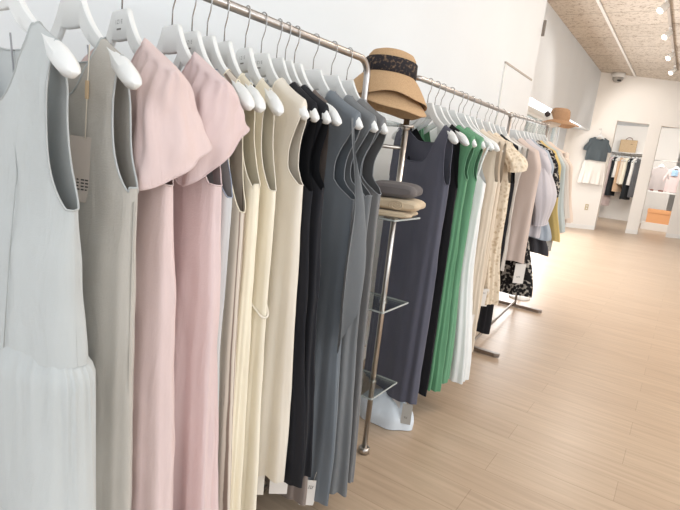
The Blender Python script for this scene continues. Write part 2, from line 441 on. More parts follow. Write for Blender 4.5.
def price_tag(parent, p, w, h, yaw, mat='card', string=0.06, lines=3, tilt=0, bead=False, top_print=False):
    """swing tag hanging with its hole at p (local)"""
    b = MB().box((-w / 2, -.0004, -h), (w / 2, .0004, 0))
    o = b.build('price_tag', mat, parent, False, bev=.0003); o.location = p; o.rotation_euler = (0, tilt, yaw)
    if string:
        s = MB().tube([(0, -.001, -.004), (.001, 0, string * .5), (.002, .002, string)], .0006 if not bead else .0011, 5)
        s.build('tag_string', 'string', o, True)
    if bead:
        MB().box((-.0022, -.002, string * .42), (.0036, .002, string * .62)).build('tag_bead', 'bead', o, bev=.0006)
    pr = MB(); rnd = random.Random(int(w * 1e5))
    z = -h * (.22 if top_print else .64)
    for i in range(lines):
        for kk in range(3):
            x0 = -w * .22 + kk * w * .12 + rnd.uniform(0, .01) * w
            pr.box((x0, -.0009, z - h * .022), (x0 + w * rnd.uniform(.05, .11), -.0003, z))
        z -= h * .05
    pr.build('tag_print', 'print_dark', o)
    return o
HG1 = 'white hangers on the near rack'; HG2 = 'white hangers on the near half of the long rack'; HG3 = 'hangers on the far half of the long rack'
def hang(x, y, z, yaw, desc, cat, group, hgroup, name='dress', logo=False, hlabel=None, lean=0, sx_=1, sy_=1):
    make_hanger(x, y, z, yaw, hlabel or ('white hanger carrying the ' + desc), hgroup, logo, lean, sx_, sy_)
    return empty(name, (x, y, z), yaw, desc, cat, group)
def straight(w0, w1, hem, bust=None):
    return [(-.2, w0), (-.5, bust or w0), (hem, w1)]
RX, RZ = -1.0, 1.555
def yw(yn, yt): return math.atan2(yt - yn, .2)
G1 = 'dresses on the near rack'
# 1 blue-grey tiered dress ---------------------------------------------------
g = hang(RX, .425, RZ, yw(.425, .425), 'pale blue-grey sleeveless dress with gathered skirt, nearest on the rack', 'dress', G1, HG1, sx_=1.08)
b = garment(g, 'bluegrey', 'bodice', 'bluegrey', hem=-.718, hemwave=0, W=[(-.2, .204), (-.47, .223), (-.6, .227), (-.72, .235)], D=[(-.2, .024), (-.45, .029), (-.56, .046), (-.72, .056)], wr=.005, neck=.122, nf=.125, nb=.03, npow=3, aq=4, arm=-.468, out=.177, fold=.003, k=4, seed=1)
MB().tube([(-.012, .018, -.19), (-.014, .026, -.3), (-.015, .032, -.48), (-.015, .055, -.7)], .0016, 5).build('zip', 'zip', b, True)
MB().tube([(.09, -.024, -.33), (.105, -.028, -.42), (.11, -.044, -.55), (.108, -.055, -.71)], .0009, 5).build('dart_seam', 'bluegrey', b, True)
MB().tube([(.2235, -.001, -.47), (.226, .0, -.55), (.2305, .0, -.64), (.236, .0, -.717)], .0014, 5).build('side_seam', 'bluegrey', b, True)
P = []; fv = []
rnd = random.Random(3)
for i in range(60):
    v = i / 59; z = -.706 - .76 * v; row = []
    for j in range(160):
        th = 2 * PI * j / 160; c = math.cos(th); s = math.sin(th)
        w = .229 + .018 * sm(0, .05, v) + .026 * v; d = .052 + .0135 * sm(0, .05, v) + .018 * v
        A = .0030 * sm(0, .03, v) * (1 - sm(.02, .45, v) * .9); B = .013 * sm(.03, .6, v)
        o_ = A * math.sin(33 * th + 3 * math.sin(4 * th) + 2 * math.sin(7 * th)) + B * (.65 * math.sin(7 * th + .8 * math.sin(3 * v)) + .35 * math.sin(12 * th + 1 + v))
        row.append(Vector(((w + o_) * math.copysign(abs(c) ** .85, c), (d + o_) * math.copysign(abs(s) ** .75, s), z)))
    P.append(row); fv.append([1] * 160)
V, Fc, _ = clip_grid(P, fv)
sk = mesh_obj('skirt', V, Fc, 'bluegrey', g)
# 2 greige shift -------------------------------------------------------------
g = hang(RX, .545, RZ, yw(.545, .530), 'greige sleeveless shift dress with paper swing tag in its neck', 'dress', G1, HG1, sx_=1.08)
b = garment(g, 'greige', 'dress_body', 'bluegrey', hem=-1.46, W=[(-.2, .204), (-.45, .226), (-.8, .221), (-1.46, .226)], D=[(-.2, .022), (-.43, .025), (-.6, .036), (-1.46, .044)], wr=.005, neck=.118, nf=.10, nb=.03, npow=3, aq=4, arm=-.44, out=.178, fold=.010, k=6, seed=2)
MB().tube([(.022, .017, -.185), (.022, .022, -.23), (.022, .0245, -.3)], .0016, 5).build('zip', 'zip', b, True)
MB().tube([(.2265, -.0, -.45), (.2235, .0, -.7), (.225, .0, -1.0), (.227, 0, -1.4)], .0013, 5).build('side_seam', 'greige', b, True)
tl = at(71.5, 135, Y=.505); tr = at(100, 139, Y=.515)
mid = (tl + tr) / 2; yaw2 = yw(.545, .530)
loc = Matrix.Rotation(-yaw2, 3, 'Z') @ (mid - Vector((RX, .545, RZ)))
price_tag(g, loc, (tr - tl).length * .98, .117, math.atan2(tr.y - tl.y, tr.x - tl.x) - yaw2 + .25, 'card_grey', .155, 4, .02, True)
# 3, 4 pink with flutter sleeves -----------------------------------------------
def flutter(root, mat, sg, sl=.046, ex=0):
    """bell sleeve draped over the shoulder ridge, open below"""
    P = []; fv = []; R = 34; N = 72
    for i in range(-2, R + 1):
        v = max(0, i / R); row = []; e = (.0, .6)[i + 2] if i < 0 else 1
        xc = .160 + .040 * sm(-.2, 1, v) - ex * sm(.35, 1, v); rx = .062 - .026 * sm(0, .5, v)
        ry = (.019 + .016 * sm(0, .25, v) + .040 * v) * e
        for j in range(N):
            th = 2 * PI * j / N; c = math.cos(th); s = math.sin(th)
            ga = .006 * sm(0, .3, v) * NZ.noise(Vector((c * 2.2 + sg, s * 2.2, v * 4 + root.location.y * 9))) + .0030 * (1 - v) ** 2 * math.sin(11 * th) * (i > 0) + .004 * sm(.1, .7, v) * math.sin(6 * th + 1)
            x = xc + (rx + ga) * c; y = (ry + ga) * s + .012 * v
            zt = htop(min(.2, abs(x))) + .014 - .006 * (1 - e) * 0 - .010 * sm(.19, .225, x)
            zb = -.385 + sl * s - .014 * c + ex * .9
            k = sm(0, 1, v) * .35 + v * .65
            row.append(Vector((sg * x, y, zt * (1 - k) + zb * k + (.004 if i < 0 else 0))))
        P.append(row); fv.append([1] * N)
    V, Fc, _ = clip_grid(P, fv)
    o = mesh_obj('sleeve', V, Fc, mat, root)
    MB().tube(P[-1] + [P[-1][0]], .0016, 5, False).build('sleeve_hem', mat, o, True)
    return o
for yn, yt, mt, ds, sd in ((.644, .612, 'pink', 'pale pink dress with flutter sleeves beside the greige dress', 11), (.764, .728, 'pink2', 'pale pink dress with flutter sleeves, second from the greige dress', 12)):
    g = hang(RX, yn, RZ, yw(yn, yt), ds, 'dress', G1, HG1, logo=(sd == 11))
    garment(g, mt, 'dress_body', mt, hem=-1.44, W=[(-.2, .196), (-.46, .220), (-.7, .238), (-1.44, .262)], D=[(-.2, .024), (-.46, .034), (-.8, .050), (-1.44, .056)], wr=.006, neck=.10, nf=.10, nb=.035, arm=-.435, out=.162, fold=.022, k=7, seed=sd, foldstart=-.42)
    fa = (.046, .0) if sd == 11 else (.066, .026)
    flutter(g, mt, 1, *fa); flutter(g, mt, -1, *fa)
# 5 .. 15 ---------------------------------------------------------------------
NEAR = [  # neck Y, tip Y, material, hem, description, overrides, logo, binding
    (.818, .769, 'palegrey', -1.42, 'light grey thin-strap dress half hidden behind the second pink dress', dict(neck=.125, nf=.12, npow=1.4, out=.152, arm=-.45, fold=.008), True, 'denim'),
    (.862, .816, 'stripe', -1.44, 'beige pinstriped sleeveless dress between pale grey and cream dresses', dict(neck=.11, nf=.12, npow=1.5, out=.150, arm=-.49, fold=.014), False, 'cream'),
    (.916, .853, 'cream', -1.43, 'butter cream sleeveless dress beside the beige pinstriped dress', dict(neck=.11, nf=.15, npow=1.3, out=.150, arm=-.435, fold=.015), False, 'cream2'),
    (.987, .916, 'cream2', -1.36, 'butter cream sleeveless dress with lace waist seam, second of the creams', dict(neck=.11, nf=.15, npow=1.3, out=.152, arm=-.445, fold=.013), True, 'ivory2'),
    (1.046, 1.007, 'ivory', -1.24, 'ivory sleeveless dress hanging right before the black dresses', dict(neck=.10, nf=.09, out=.199, dip=.03, arm=-.43, fold=.016), True, 'ivory2'),
    (1.108, 1.052, 'black', -1.25, 'black sleeveless dress touching the ivory dress', dict(neck=.10, nf=.08, out=.199, dip=.03, arm=-.44, fold=.012), False, None),
    (1.143, 1.100, 'black2', -1.265, 'black sleeveless dress touching the slate grey dresses', dict(neck=.10, nf=.08, out=.199, dip=.03, arm=-.44, fold=.012), False, None),
    (1.183, 1.146, 'taupe', -1.40, 'taupe sheer long dress showing only below the black hems', dict(neck=.10, nf=.08, out=.155, arm=-.45, fold=.012), False, None),
    (1.272, 1.252, 'slate', -1.44, 'slate grey long dress with cascading side ruffle', dict(neck=.095, nf=.08, out=.199, dip=.055, arm=-.47, fold=.016), False, 'slate3'),
    (1.366, 1.339, 'slate2', -1.46, 'slate grey sleeveless long dress, middle of the three greys', dict(neck=.095, nf=.08, out=.199, dip=.055, arm=-.465, fold=.016), False, 'slate3'),
    (1.455, 1.405, 'slate4', -1.45, 'slate grey sleeveless long dress, last one at the rack end', dict(neck=.095, nf=.08, out=.199, dip=.055, arm=-.455, fold=.016), False, 'slate3'),
]
for i, (yn, yt, mt, hem, ds, kw, logo, bd) in enumerate(NEAR):
    g = hang(RX, yn, RZ, yw(yn, yt), ds, 'dress', G1, HG1, logo=logo, sy_=.8 if kw.get('dip') else 1)
    dd = .020 if i < 8 else .026
    args = dict(wr=.004, hem=hem, W=[(-.2, .196), (-.46, (.165 if i == 7 else .212 if i < 8 else .214)), (-.75, (.165 if i == 7 else .232 if i in (5, 6) else .222 if i == 4 else .210 if i < 8 else .220)), (hem, .220 + .014 * (i % 2) - .03 * (i == 7) + (.022 if i > 6 else .05 if i >= 5 else .02 if i == 4 else 0))], D=[(-.2, dd), (-.46, dd + .004), (hem, dd + .012)], nb=.03, k=6 + i % 3, seed=40 + i)
    args.update(kw)
    garment(g, mt, 'dress_body', bd, bind_r=.0015, **args)
    if i == 3:
        MB().tube([(.215 * math.copysign(abs(math.cos(t)) ** .85, math.cos(t)), -.029 * math.copysign(abs(math.sin(t)) ** .75, math.sin(t)), -.70 - .05 * abs(math.cos(t)) ** 3) for t in [k_ * .08 for k_ in range(-10, 22)]], .003, 6).build('lace_trim', 'ivory2', g, True)
    if i == 4:
        price_tag(g, Vector((.165, -.03, hem + .03)), .05, .10, .9, 'sleek', .03, 1)
    if i == 5:
        price_tag(g, Vector((.205, -.01, hem + .03)), .052, .10, 1.0, 'card', .03, 3, top_print=True)
    if i == 6:
        price_tag(g, Vector((.20, .02, -1.02)), .045, .10, 1.25, 'card', .05, 3)
    if i == 8:
        price_tag(g, Vector((.20, -.03, hem + .07)), .05, .09, 1.0, 'card', .03, 3, .2, top_print=True)
        P = []; fv = []
        for a in range(41):
            t = a / 40; row = []
            for c_ in range(25):
                q = c_ / 24
                ln = .60 + .075 * math.sin(q * 5.2 + .9)
                z = -.235 - ln * t * (1 if q > .05 else .97)
                amp = .018 * sm(.1, .8, t)
                x = .19 + .048 * sm(0, .45, t) + amp * math.sin(q * 9 + t * 2.4) + .02 * t
                y = -.02 + (.012 + .095 * sm(0, .9, t)) * (q - .45) + .008 * math.sin(t * 7 + q * 3)
                row.append(Vector((x, y, z)))
            P.append(row); fv.append([1] * 25)
        V, Fc, _ = clip_grid(P, fv, False)
        mesh_obj('ruffle', V, Fc, 'slate2', g)

# ------------------------------------------------------------------ racks
def rack(x, y0, y1, z, label, bend=False, foot=True, rz=0, ycaps=(True, True), r=.0115, footx=.30, base=.02, low=None, footx0=None, inset=0):
    g = empty('clothes_rack', (x, (y0 + y1) / 2, 0), 0, label, 'clothes rack', 'clothes racks along the left wall')
    m = (y0 + y1) / 2; a, b = y0 - m, y1 - m; a0 = a
    if bend:
        R_b = .055; pts = [(0, a, z)] + [(0, b - R_b + R_b * math.sin(t), z - R_b + R_b * math.cos(t)) for t in [PI / 2 * k / 8 for k in range(9)]] + [(0, b, base)]
        MB().tube(pts, r, 14).build('rail', 'nickel', g, True)
        MB().tube([(0, a, z), (0, a, base)], r, 12).build('upright', 'nickel', g, True)
    else:
        MB().tube([(0, a - .015, z), (0, b + .015, z)], r, 14).build('rail', 'nickel', g, True)
        MB().lathe([(.004, 0), (.014, .003), (.014, .02), (.011, .024)], 14, (0, 0, 0)).build('end_cap', 'steel', g, True).matrix_local = Matrix.Translation((0, a0 - .02, z)) @ Matrix.Rotation(-PI / 2, 4, 'X')
        a = a + inset
        for q in (a, b):
            MB().tube([(0, q, z - r * .5), (0, q, base)], r * .9, 12).build('upright', 'nickel', g, True)
            MB().lathe([(.016, 0), (.018, .006), (.018, .022), (.014, .028)], 14, (0, q, z - .014)).build('rail_joint', 'steel', g, True)
    for q, fx in ((a, footx0 or footx), (b, footx)):
        MB().prism([(-footx, q - .018), (fx - .03, q - .018), (fx, q - .004), (fx, q + .012), (fx - .02, q + .018), (-footx, q + .018)], .004, .03).build('foot', 'dark_steel', g, bev=.003)
    if low: MB().tube([(0, a, low), (0, b, low)], .009, 10).build('base_bar', 'dark_steel', g, True)
    return g
rack(-1.0, -.55, 1.578, RZ - .015, 'nickel clothes rack in the foreground with a bent rail end', True, footx=.12, low=.06)
g = empty('clothes_rack', (-1.0, 3.28, 0), 0, 'long nickel clothes rack beyond the display stand, fixed to the wall at its near end', 'clothes rack', 'clothes racks along the left wall')
MB().tube([(-.425, -1.06, 1.55), (-.02, -1.30, 1.55), (-.006, -1.302, 1.55), (0, -1.29, 1.55), (0, 0, 1.553), (-.10, 1.40, 1.62)], .0105, 14).build('rail', 'nickel', g, True)
MB().lathe([(.004, 0), (.035, 0), (.035, .008), (.013, .012)], 18).build('wall_flange', 'steel', g, True).matrix_local = Matrix.Translation((-.4285, -1.06, 1.55)) @ Matrix.Rotation(PI / 2, 4, 'Y')
for x, y, z, fx in ((0, 0, 1.553, .19), (-.10, 1.40, 1.62, .24)):
    MB().tube([(x, y, z - .005), (x, y, .02)], .0105, 12).build('upright', 'nickel', g, True)
    MB().lathe([(.014, 0), (.016, .006), (.016, .026), (.012, .03)], 14, (x, y, z - .016)).build('rail_joint', 'steel', g, True)
    MB().prism([(x - fx, y - .018), (x + fx - .03, y - .018), (x + fx, y - .004), (x + fx, y + .012), (x + fx - .02, y + .018), (x - fx, y + .018)], .004, .03).build('foot', 'dark_steel', g, bev=.003)
MB().tube([(0, 0, .06), (-.10, 1.40, .06)], .009, 10).build('base_bar', 'dark_steel', g, True)
# ------------------------------------------------------------------ middle rack garments
G2 = 'clothes on the near half of the long rack'; RZ2 = 1.566
MID = [  # neck Y, tip Y, mat, hem z(world), desc, kw, W
    (2.085, 2.0, 'navy', .14, 'charcoal navy tank dress, wide scoop neck, facing the hat stand', dict(neck=.134, nf=.158, nb=.07, npow=3.4, out=.166, arm=-.435, fold=.010), (.188, .188), .034, 'navy'),
    (2.16, 2.105, 'black3', .16, 'black tank dress tucked between the navy and green dresses', dict(neck=.11, nf=.14, nb=.09, npow=2.6, out=.158, arm=-.45, fold=.010), (.188, .19), .022, None),
    (2.225, 2.19, 'green', .16, 'green square-neck dress beside the black tank dress', dict(neck=.115, nf=.12, nb=.12, npow=5, out=.199, dip=.02, arm=-.42, fold=.02), (.19, .205), .026, 'green2'),
    (2.325, 2.30, 'green2', .17, 'green square-neck dress touching the white dress', dict(neck=.115, nf=.12, nb=.12, npow=5, out=.199, dip=.02, arm=-.42, fold=.022), (.192, .215), .03, 'green'),
    (2.44, 2.42, 'white', .15, 'white long dress with buttoned strap after the green dresses', dict(neck=.10, nf=.12, nb=.12, npow=2, out=.14, arm=-.42, fold=.022), (.20, .262), .036, None),
    (2.60, 2.56, 'sand', .26, 'plain sand beige long dress after the white dress', dict(neck=.09, nf=.06, out=.19, arm=-.42, fold=.010), (.21, .228), .026, None),
    (2.70, 2.66, 'oat', .28, 'oat beige dress squeezed beside the cream lace dress', dict(neck=.09, nf=.06, out=.19, arm=-.42, fold=.010), (.20, .20), .026, None),
    (2.83, 2.78, 'cream_lace', .48, 'cream lace dress with puffed cap sleeves', dict(neck=.09, nf=.06, out=.20, arm=-.42, fold=.018), (.215, .252), .036, None),
    (3.0, 2.97, 'sleek', .55, 'pale cream short dress behind the cream lace dress', dict(neck=.09, nf=.06, out=.19, arm=-.42, fold=.012), (.17, .17), .026, None),
    (2.90, 2.875, 'black3', .28, 'black long dress showing a dark strip behind the cream lace dress', dict(neck=.09, nf=.06, out=.19, arm=-.42, fold=.012), (.205, .20), .026, None),
    (3.12, 3.09, 'stone', .62, 'stone grey top near the rack joint', dict(neck=.09, nf=.06, out=.19, arm=-.42, fold=.010), (.165, .165), .026, None),
]
def puff(root, mat, sg, x0=.165, z0=-.235, ln=.20, dx=.09, ry=(.03, .075, .06), rx=(.02, .045, .04), name='sleeve', cuff=True, seed=0, y0=0):
    P = []; fv = []; R = 28; N = 48; rnd = random.Random(seed); ph = rnd.uniform(0, 6)
    for i in range(-1, R + 1):
        v = max(0, i / R); row = []; e_ = 0 if i < 0 else 1
        a = ry[0] + (ry[1] - ry[0]) * sm(0, .55, v) + (ry[2] - ry[1]) * sm(.55, 1, v)
        bx = rx[0] + (rx[1] - rx[0]) * sm(0, .55, v) + (rx[2] - rx[1]) * sm(.55, 1, v)
        for j in range(N):
            th = 2 * PI * j / N; c = math.cos(th); s = math.sin(th)
            g_ = .005 * math.sin(7 * th + ph) * math.sin(PI * v) + .002 * math.sin(15 * th)
            row.append(Vector((sg * (x0 + dx * sm(0, .9, v) + (bx + g_) * c * e_), y0 + (a + g_) * s * e_, z0 - ln * v + .012 * v * s + .012 * (1 - e_))))
        P.append(row); fv.append([1] * N)
    V, Fc, _ = clip_grid(P, fv); o = mesh_obj(name, V, Fc, mat, root)
    if cuff: MB().tube(P[-1] + [P[-1][0]], .003, 5, False).build('cuff', mat, o, True)
    return o
for i, (yn, yt, mt, hz, ds, kw, ww, dd, bd) in enumerate(MID):
    g = hang(RX, yn, RZ2, yw(yn, yt), ds, 'dress' if 'dress' in ds else 'top', G2, HG2, name='dress' if 'dress' in ds.split(',')[0] else 'top', sx_=.86 if kw.get('out', 0) >= .188 and not kw.get('dip') else 1, sy_=.75 if kw.get('out', 0) >= .188 else 1)
    hem = hz - RZ2
    args = dict(wr=.005, hem=hem, W=[(-.2, .196), (-.46, ww[0]), (-.75, ww[0]), (hem, ww[1])], D=[(-.2, dd), (-.46, dd + .003), (hem, dd + .010)], nb=.03, k=6 + i % 3, seed=80 + i)
    args.update(kw)
    garment(g, mt, 'dress_body' if 'dress' in ds else 'top_body', bd, bind_r=.0022, **args)
    if i == 0:
        price_tag(g, Vector((.17, -.02, hem + .0)), .045, .10, .8, 'grey_bag', .03, 2)
        price_tag(g, Vector((.10, -.03, hem + .0)), .045, .095, .3, 'card', .03, 2)
    if i == 4:
        for sg in (-1, 1):
            st = MB().tube([(sg * .195, -.012, -.235), (sg * .180, -.028, -.30), (sg * .165, -.036, -.40), (sg * .155, -.036, -.48)], .005, 6).build('shoulder_strap', 'white', g, True)
            for q in range(6):
                t = q / 5; MB().lathe([(.0035, -.0015), (.0045, 0), (.0035, .0015)], 8, (sg * (.195 - .04 * t), -.018 - .024 * t, -.245 - .23 * t)).build('button', 'stone', st, True)
    if i == 7:
        for sg in (-1, 1): puff(g, mt, sg, .155, -.205, .14, .085, (.03, .07, .06), (.03, .05, .045), cuff=False, seed=5)
        price_tag(g, Vector((.205, -.05, hem + .09)), .05, .10, .9, 'card', .02, 2, top_print=True)
    if i == 5: price_tag(g, Vector((.21, -.02, -1.1)), .03, .08, 1.1, 'card', .04, 2)
# a wide bare hanger with clips shows just past the white dress
cl = make_hanger(RX, 2.50, RZ2, yw(2.5, 2.505), 'white hanger with metal clips beside the white long dress', HG2)
for sg in (-1, 1):
    q = MB().box((sg * .165 - .006, -.012, -.268), (sg * .165 + .006, .012, -.225)); q.build('clip', 'wire', cl, bev=.002)
# ------------------------------------------------------------------ far rack garments
G3 = 'clothes on the far half of the long rack'; RZ3 = 1.63
FAR = [
    (3.37, 'mauve', .65, 'mauve long dress hanging before the lilac-grey blouse', (.235, .232), .05, 'dress'),
    (3.47, 'black_floral', .42, 'black floral skirt hanging lower than the mauve dress', (.22, .31), .05, 'skirt'),
    (3.62, 'lilac', .80, 'lilac-grey blouse with a big puffed sleeve', (.262, .27), .06, 'blouse'),
    (3.74, 'dustblue', .78, 'dusty blue top hanging below the puffed sleeve', (.26, .325), .05, 'top'),
    (3.84, 'charcoal', .66, 'charcoal grey skirt under the dusty blue top', (.22, .315), .04, 'skirt'),
    (3.95, 'black_floral', .95, 'black floral blouse peeking out before the mustard dress', (.26, .26), .035, 'blouse'),
    (4.07, 'mustard', .74, 'mustard yellow dress with a drooping side hem', (.26, .30), .05, 'dress'),
    (4.20, 'palesage', .80, 'pale sage grey dress after the mustard dress', (.275, .30), .04, 'dress'),
    (4.33, 'stone', .90, 'stone beige top before the last blush coat', (.28, .29), .04, 'top'),
    (4.50, 'blush', .86, 'blush beige long coat at the far rack end', (.29, .30), .05, 'coat'),
]
for i, (yn, mt, hz, ds, ww, dd, nm) in enumerate(FAR):
    k_ = (yn - 3.28) / 1.40; RX3 = -1.0 - .10 * k_; RZ3 = 1.568 + .067 * k_
    g = hang(RX3, yn, RZ3, -.22, ds, nm, G3, HG3, name=nm, sx_=.86, sy_=.75)
    hem = hz - RZ3
    if nm == 'skirt':
        zt_ = -.50; garment(g, mt, 'skirt_body', None, hem=hem, W=[(zt_, .17), (zt_ - .15, .20), (hem, ww[1])], D=[(zt_, .02), (hem, dd)], armless=True, fold=.016, k=8, seed=130 + i, N=72, R=40, top=lambda a: -.50, foldstart=-.52)
        MB().box((-.172, -.022, -.53), (.172, .022, -.495)).build('waistband', mt, g, bev=.006)
        for sg in (-1, 1): MB().tube([(sg * .12, 0, -.20), (sg * .12, 0, -.50)], .002, 5).build('hanging_loop', 'string', g)
    else: garment(g, mt, nm + '_body', None, hem=hem, W=[(-.2, .196), (-.34, ww[0]), (-.6, ww[0]), (hem, ww[1])], D=[(-.2, dd), (-.46, dd), (hem, dd + .012)], neck=.085, nf=.05, nb=.02, out=ww[0] + .03, lean=(.17 if i >= 8 else .11 if i >= 6 else 0), arm=-.34, fold=.012, k=7 + i % 3, seed=120 + i, N=72, R=48)
    if nm in ('blouse', 'coat'):
        ln = {2: .46, 5: .3, 9: .62}[i]
        for sg in (-1, 1):
            puff(g, mt, sg, ww[0] - .065, -.235, ln, .06, (.03, .11 if i == 2 else .05, .065 if i == 2 else .045), (.02, .08 if i == 2 else .035, .04), seed=i)
    if i == 1: price_tag(g, Vector((.245, -.08, hem + .22)), .07, .13, .9, 'card', .03, 2)
    if i == 6: price_tag(g, Vector((.29, -.02, hem + .02)), .06, .10, 1.0, 'grey_bag', .03, 1)
# ------------------------------------------------------------------ hat display stand
st = empty('display_stand', (-.955, 1.70, 0), 0, 'chrome and glass display stand between two clothes racks', 'display stand')
PX, PY = .052, .03
def pole(x, y):
    MB().lathe([(.011, 0), (.011, 1.365)], 16, (x, y, 0)).build('pole', 'steel', st, True)
    MB().lathe([(.004, 0), (.024, 0), (.024, .022), (.020, .027), (.011, .028)], 20, (x, y, 0)).build('pole_base', 'steel', st, True)
    MB().lathe([(.012, 0), (.030, .004), (.030, .010), (.012, .013)], 20, (x, y, 1.332)).build('pole_cap', 'steel', st, True)
pole(PX, PY); pole(-.12, -.06)
for z in (1.345, 1.01, .675, .337):
    xr = .142 if z < 1.3 else .03; yr = .068 if z < 1.3 else .15
    s_ = MB().box((-.20, -.135, z - .004), (xr, yr, z + .004)).build('glass_shelf', 'glass', st)
    e = MB()
    e.box((xr - .0015, -.135, z - .003), (xr + .0005, yr, z + .003)); e.box((-.20, yr - .0015, z - .003), (xr, yr + .0005, z + .003)); e.box((-.20, -.1355, z - .003), (xr, -.134, z + .003))
    e.build('polished_edge', 'glass_edge', s_)
    MB().lathe([(.008, 0), (.016, .002), (.016, .012), (.008, .014)], 14, (PX, PY, z - .019)).build('shelf_clamp', 'steel', st, True)
    if z > 1.3: MB().tube([(PX, PY, z - .085), (-.12, -.06, z - .085)], .007, 10).build('crossbar', 'steel', st, True)
# hats
def brim_hat(name, loc, rot, label, mat, band, crown=(.098, .118), brim=(.152, .088), bandh=.056, wave=.006, group=None, seg=64, only=False):
    g = empty(name, loc, 0, label, 'hat', group); g.rotation_euler = rot
    r, h = crown; br, bh = brim
    pr = [(.0, h), (r * .35, h * .995), (r * .62, h * .965), (r * .82, h * .88), (r * .93, h * .72), (r * .97, h * .5), (r, h * .2), (r * 1.01, 0)]
    v = []; f = []
    rows = []
    fine = []
    for a, b2 in zip(pr, pr[1:]):
        for k in range(3): fine.append((a[0] + (b2[0] - a[0]) * k / 3, a[1] + (b2[1] - a[1]) * k / 3))
    fine.append(pr[-1])
    for (rr, zz) in fine:
        rows.append([Vector((rr * math.cos(2 * PI * k / seg), rr * .97 * math.sin(2 * PI * k / seg), zz)) for k in range(seg)])
    cr = clip_grid(rows, [[1] * seg for _ in rows]); c = mesh_obj('crown', cr[0], cr[1], mat, g)
    rows = []
    for i in range(15):
        t = i / 14; rr = r * 1.01 + (br - r * 1.01) * (t ** .9); row = []
        for k in range(seg):
            th = 2 * PI * k / seg
            zz = -bh * (t ** 1.1) + wave * t * math.sin(3 * th + 1) + wave * .6 * t * math.sin(5 * th)
            row.append(Vector((rr * math.cos(th), rr * math.sin(th), zz)))
        rows.append(row)
    inner = [[p + Vector((0, 0, -.004)) for p in row] for row in reversed(rows)]
    allr = rows + inner
    bb = clip_grid(allr, [[1] * seg for _ in allr]); mesh_obj('brim', bb[0], bb[1], mat, g)
    if band:
        rows = []
        for zz, e in ((.001, 0), (.002, .003), (bandh * .5, .0035), (bandh - .001, .003), (bandh, 0)):
            rr = r * (1.01 - .05 * zz / h) + e + .0006
            rows.append([Vector((rr * math.cos(2 * PI * k / seg), rr * .975 * math.sin(2 * PI * k / seg), zz)) for k in range(seg)])
        q = clip_grid(rows, [[1] * seg for _ in rows]); mesh_obj('hat_band', q[0], q[1], band, g)
    return g
brim_hat('straw_hat', (-1.012, 1.757, 1.478), (-.02, .11, .4), 'lower straw hat in the stack, only its brim showing', 'straw', None, (.088, .085), (.164, .078), wave=.007, group='straw hats stacked on the display stand')
brim_hat('straw_hat', (-1.017, 1.762, 1.515), (-.02, .10, 1.2), 'upper straw hat in the stack with dark floral band', 'straw', 'band', (.098, .094), (.162, .084), wave=.008, group='straw hats stacked on the display stand')
# folded garments on the second shelf
def folded(name, loc, rz, sx, sy, sz, mat, label, roll=False):
    g = empty(name, loc, rz, label, 'folded top', 'folded tops on the glass shelf')
    rows = []; N = 48; L = 24
    for i in range(L + 1):
        t = i / L; y = -sy + 2 * sy * t; row = []; e = 1 - abs(2 * t - 1) ** 8
        for k in range(N):
            th = 2 * PI * k / N; c = math.cos(th); s = math.sin(th)
            x = sx * math.copysign(abs(c) ** .55, c) * (.9 + .1 * e); z = sz + sz * math.copysign(abs(s) ** .7, s) * (.35 + .65 * e)
            z *= (1 + .10 * math.sin(3 * t * PI + th) - .12 * (c > .5) * 0); x += .004 * math.sin(9 * t + 2 * th)
            row.append(Vector((x, y, max(.0006, z))))
        rows.append(row)
    q = clip_grid(rows, [[1] * N for _ in rows]); V, Fc = q[0], q[1]
    n = len(V); Fc = Fc + [tuple(range(0, N))[::-1]] if False else Fc
    o = mesh_obj('folded_cloth', V, Fc, mat, g)
    for i in (0, -1):
        cen = sum(rows[i], Vector()) / N; vv = rows[i] + [cen]; mesh_obj('cloth_end', vv, [(k, (k + 1) % N, N) for k in range(N)], mat, o)
    if roll:
        pts = []
        for k in range(40):
            a = k * .42; r = .004 + .0011 * k * .55; pts.append((sx * .2 + r * math.cos(a), -sy * .985 - .003, sz + r * math.sin(a) * .7))
        MB().tube(pts, .0022, 5).build('rolled_edge', mat, o, True)
    return g
folded('folded_top', (-.885, 1.665, 1.0145), .25, .085, .085, .012, 'folded_beige', 'flat folded beige top at the bottom of the shelf stack')
folded('folded_top', (-.865, 1.668, 1.040), .2, .09, .07, .021, 'folded_beige', 'rolled beige top between the flat and grey folded tops', True)
folded('folded_top', (-.885, 1.672, 1.0835), .2, .088, .075, .025, 'folded_grey', 'rounded dark grey folded top on the stack')
# pale blue cloth lying by the navy dress
rows = []
for i in range(26):
    t = i / 25; row = []
    for k in range(64):
        th = 2 * PI * k / 64; r = (.02 + .10 * math.sin(PI / 2 * min(1, t * 1.15)) + .006 * math.sin(7 * th + 3 * t) * t)
        z = .135 * (1 - t) ** .8 + .003 + .010 * math.sin(5 * th) * t * (1 - t) * 2
        row.append(Vector((r * math.cos(th) * 1.25, r * math.sin(th) * .8, z)))
    rows.append(row)
q = clip_grid(rows, [[1] * 64 for _ in rows])
o = mesh_obj('fabric_pouch', q[0], q[1] + [tuple(range(63, -1, -1))] if False else q[1], 'pool_blue')
o.location = (-.985, 2.05, 0); tag(o, 'pale blue crumpled cloth on the floor beneath the navy tank dress', 'cloth')
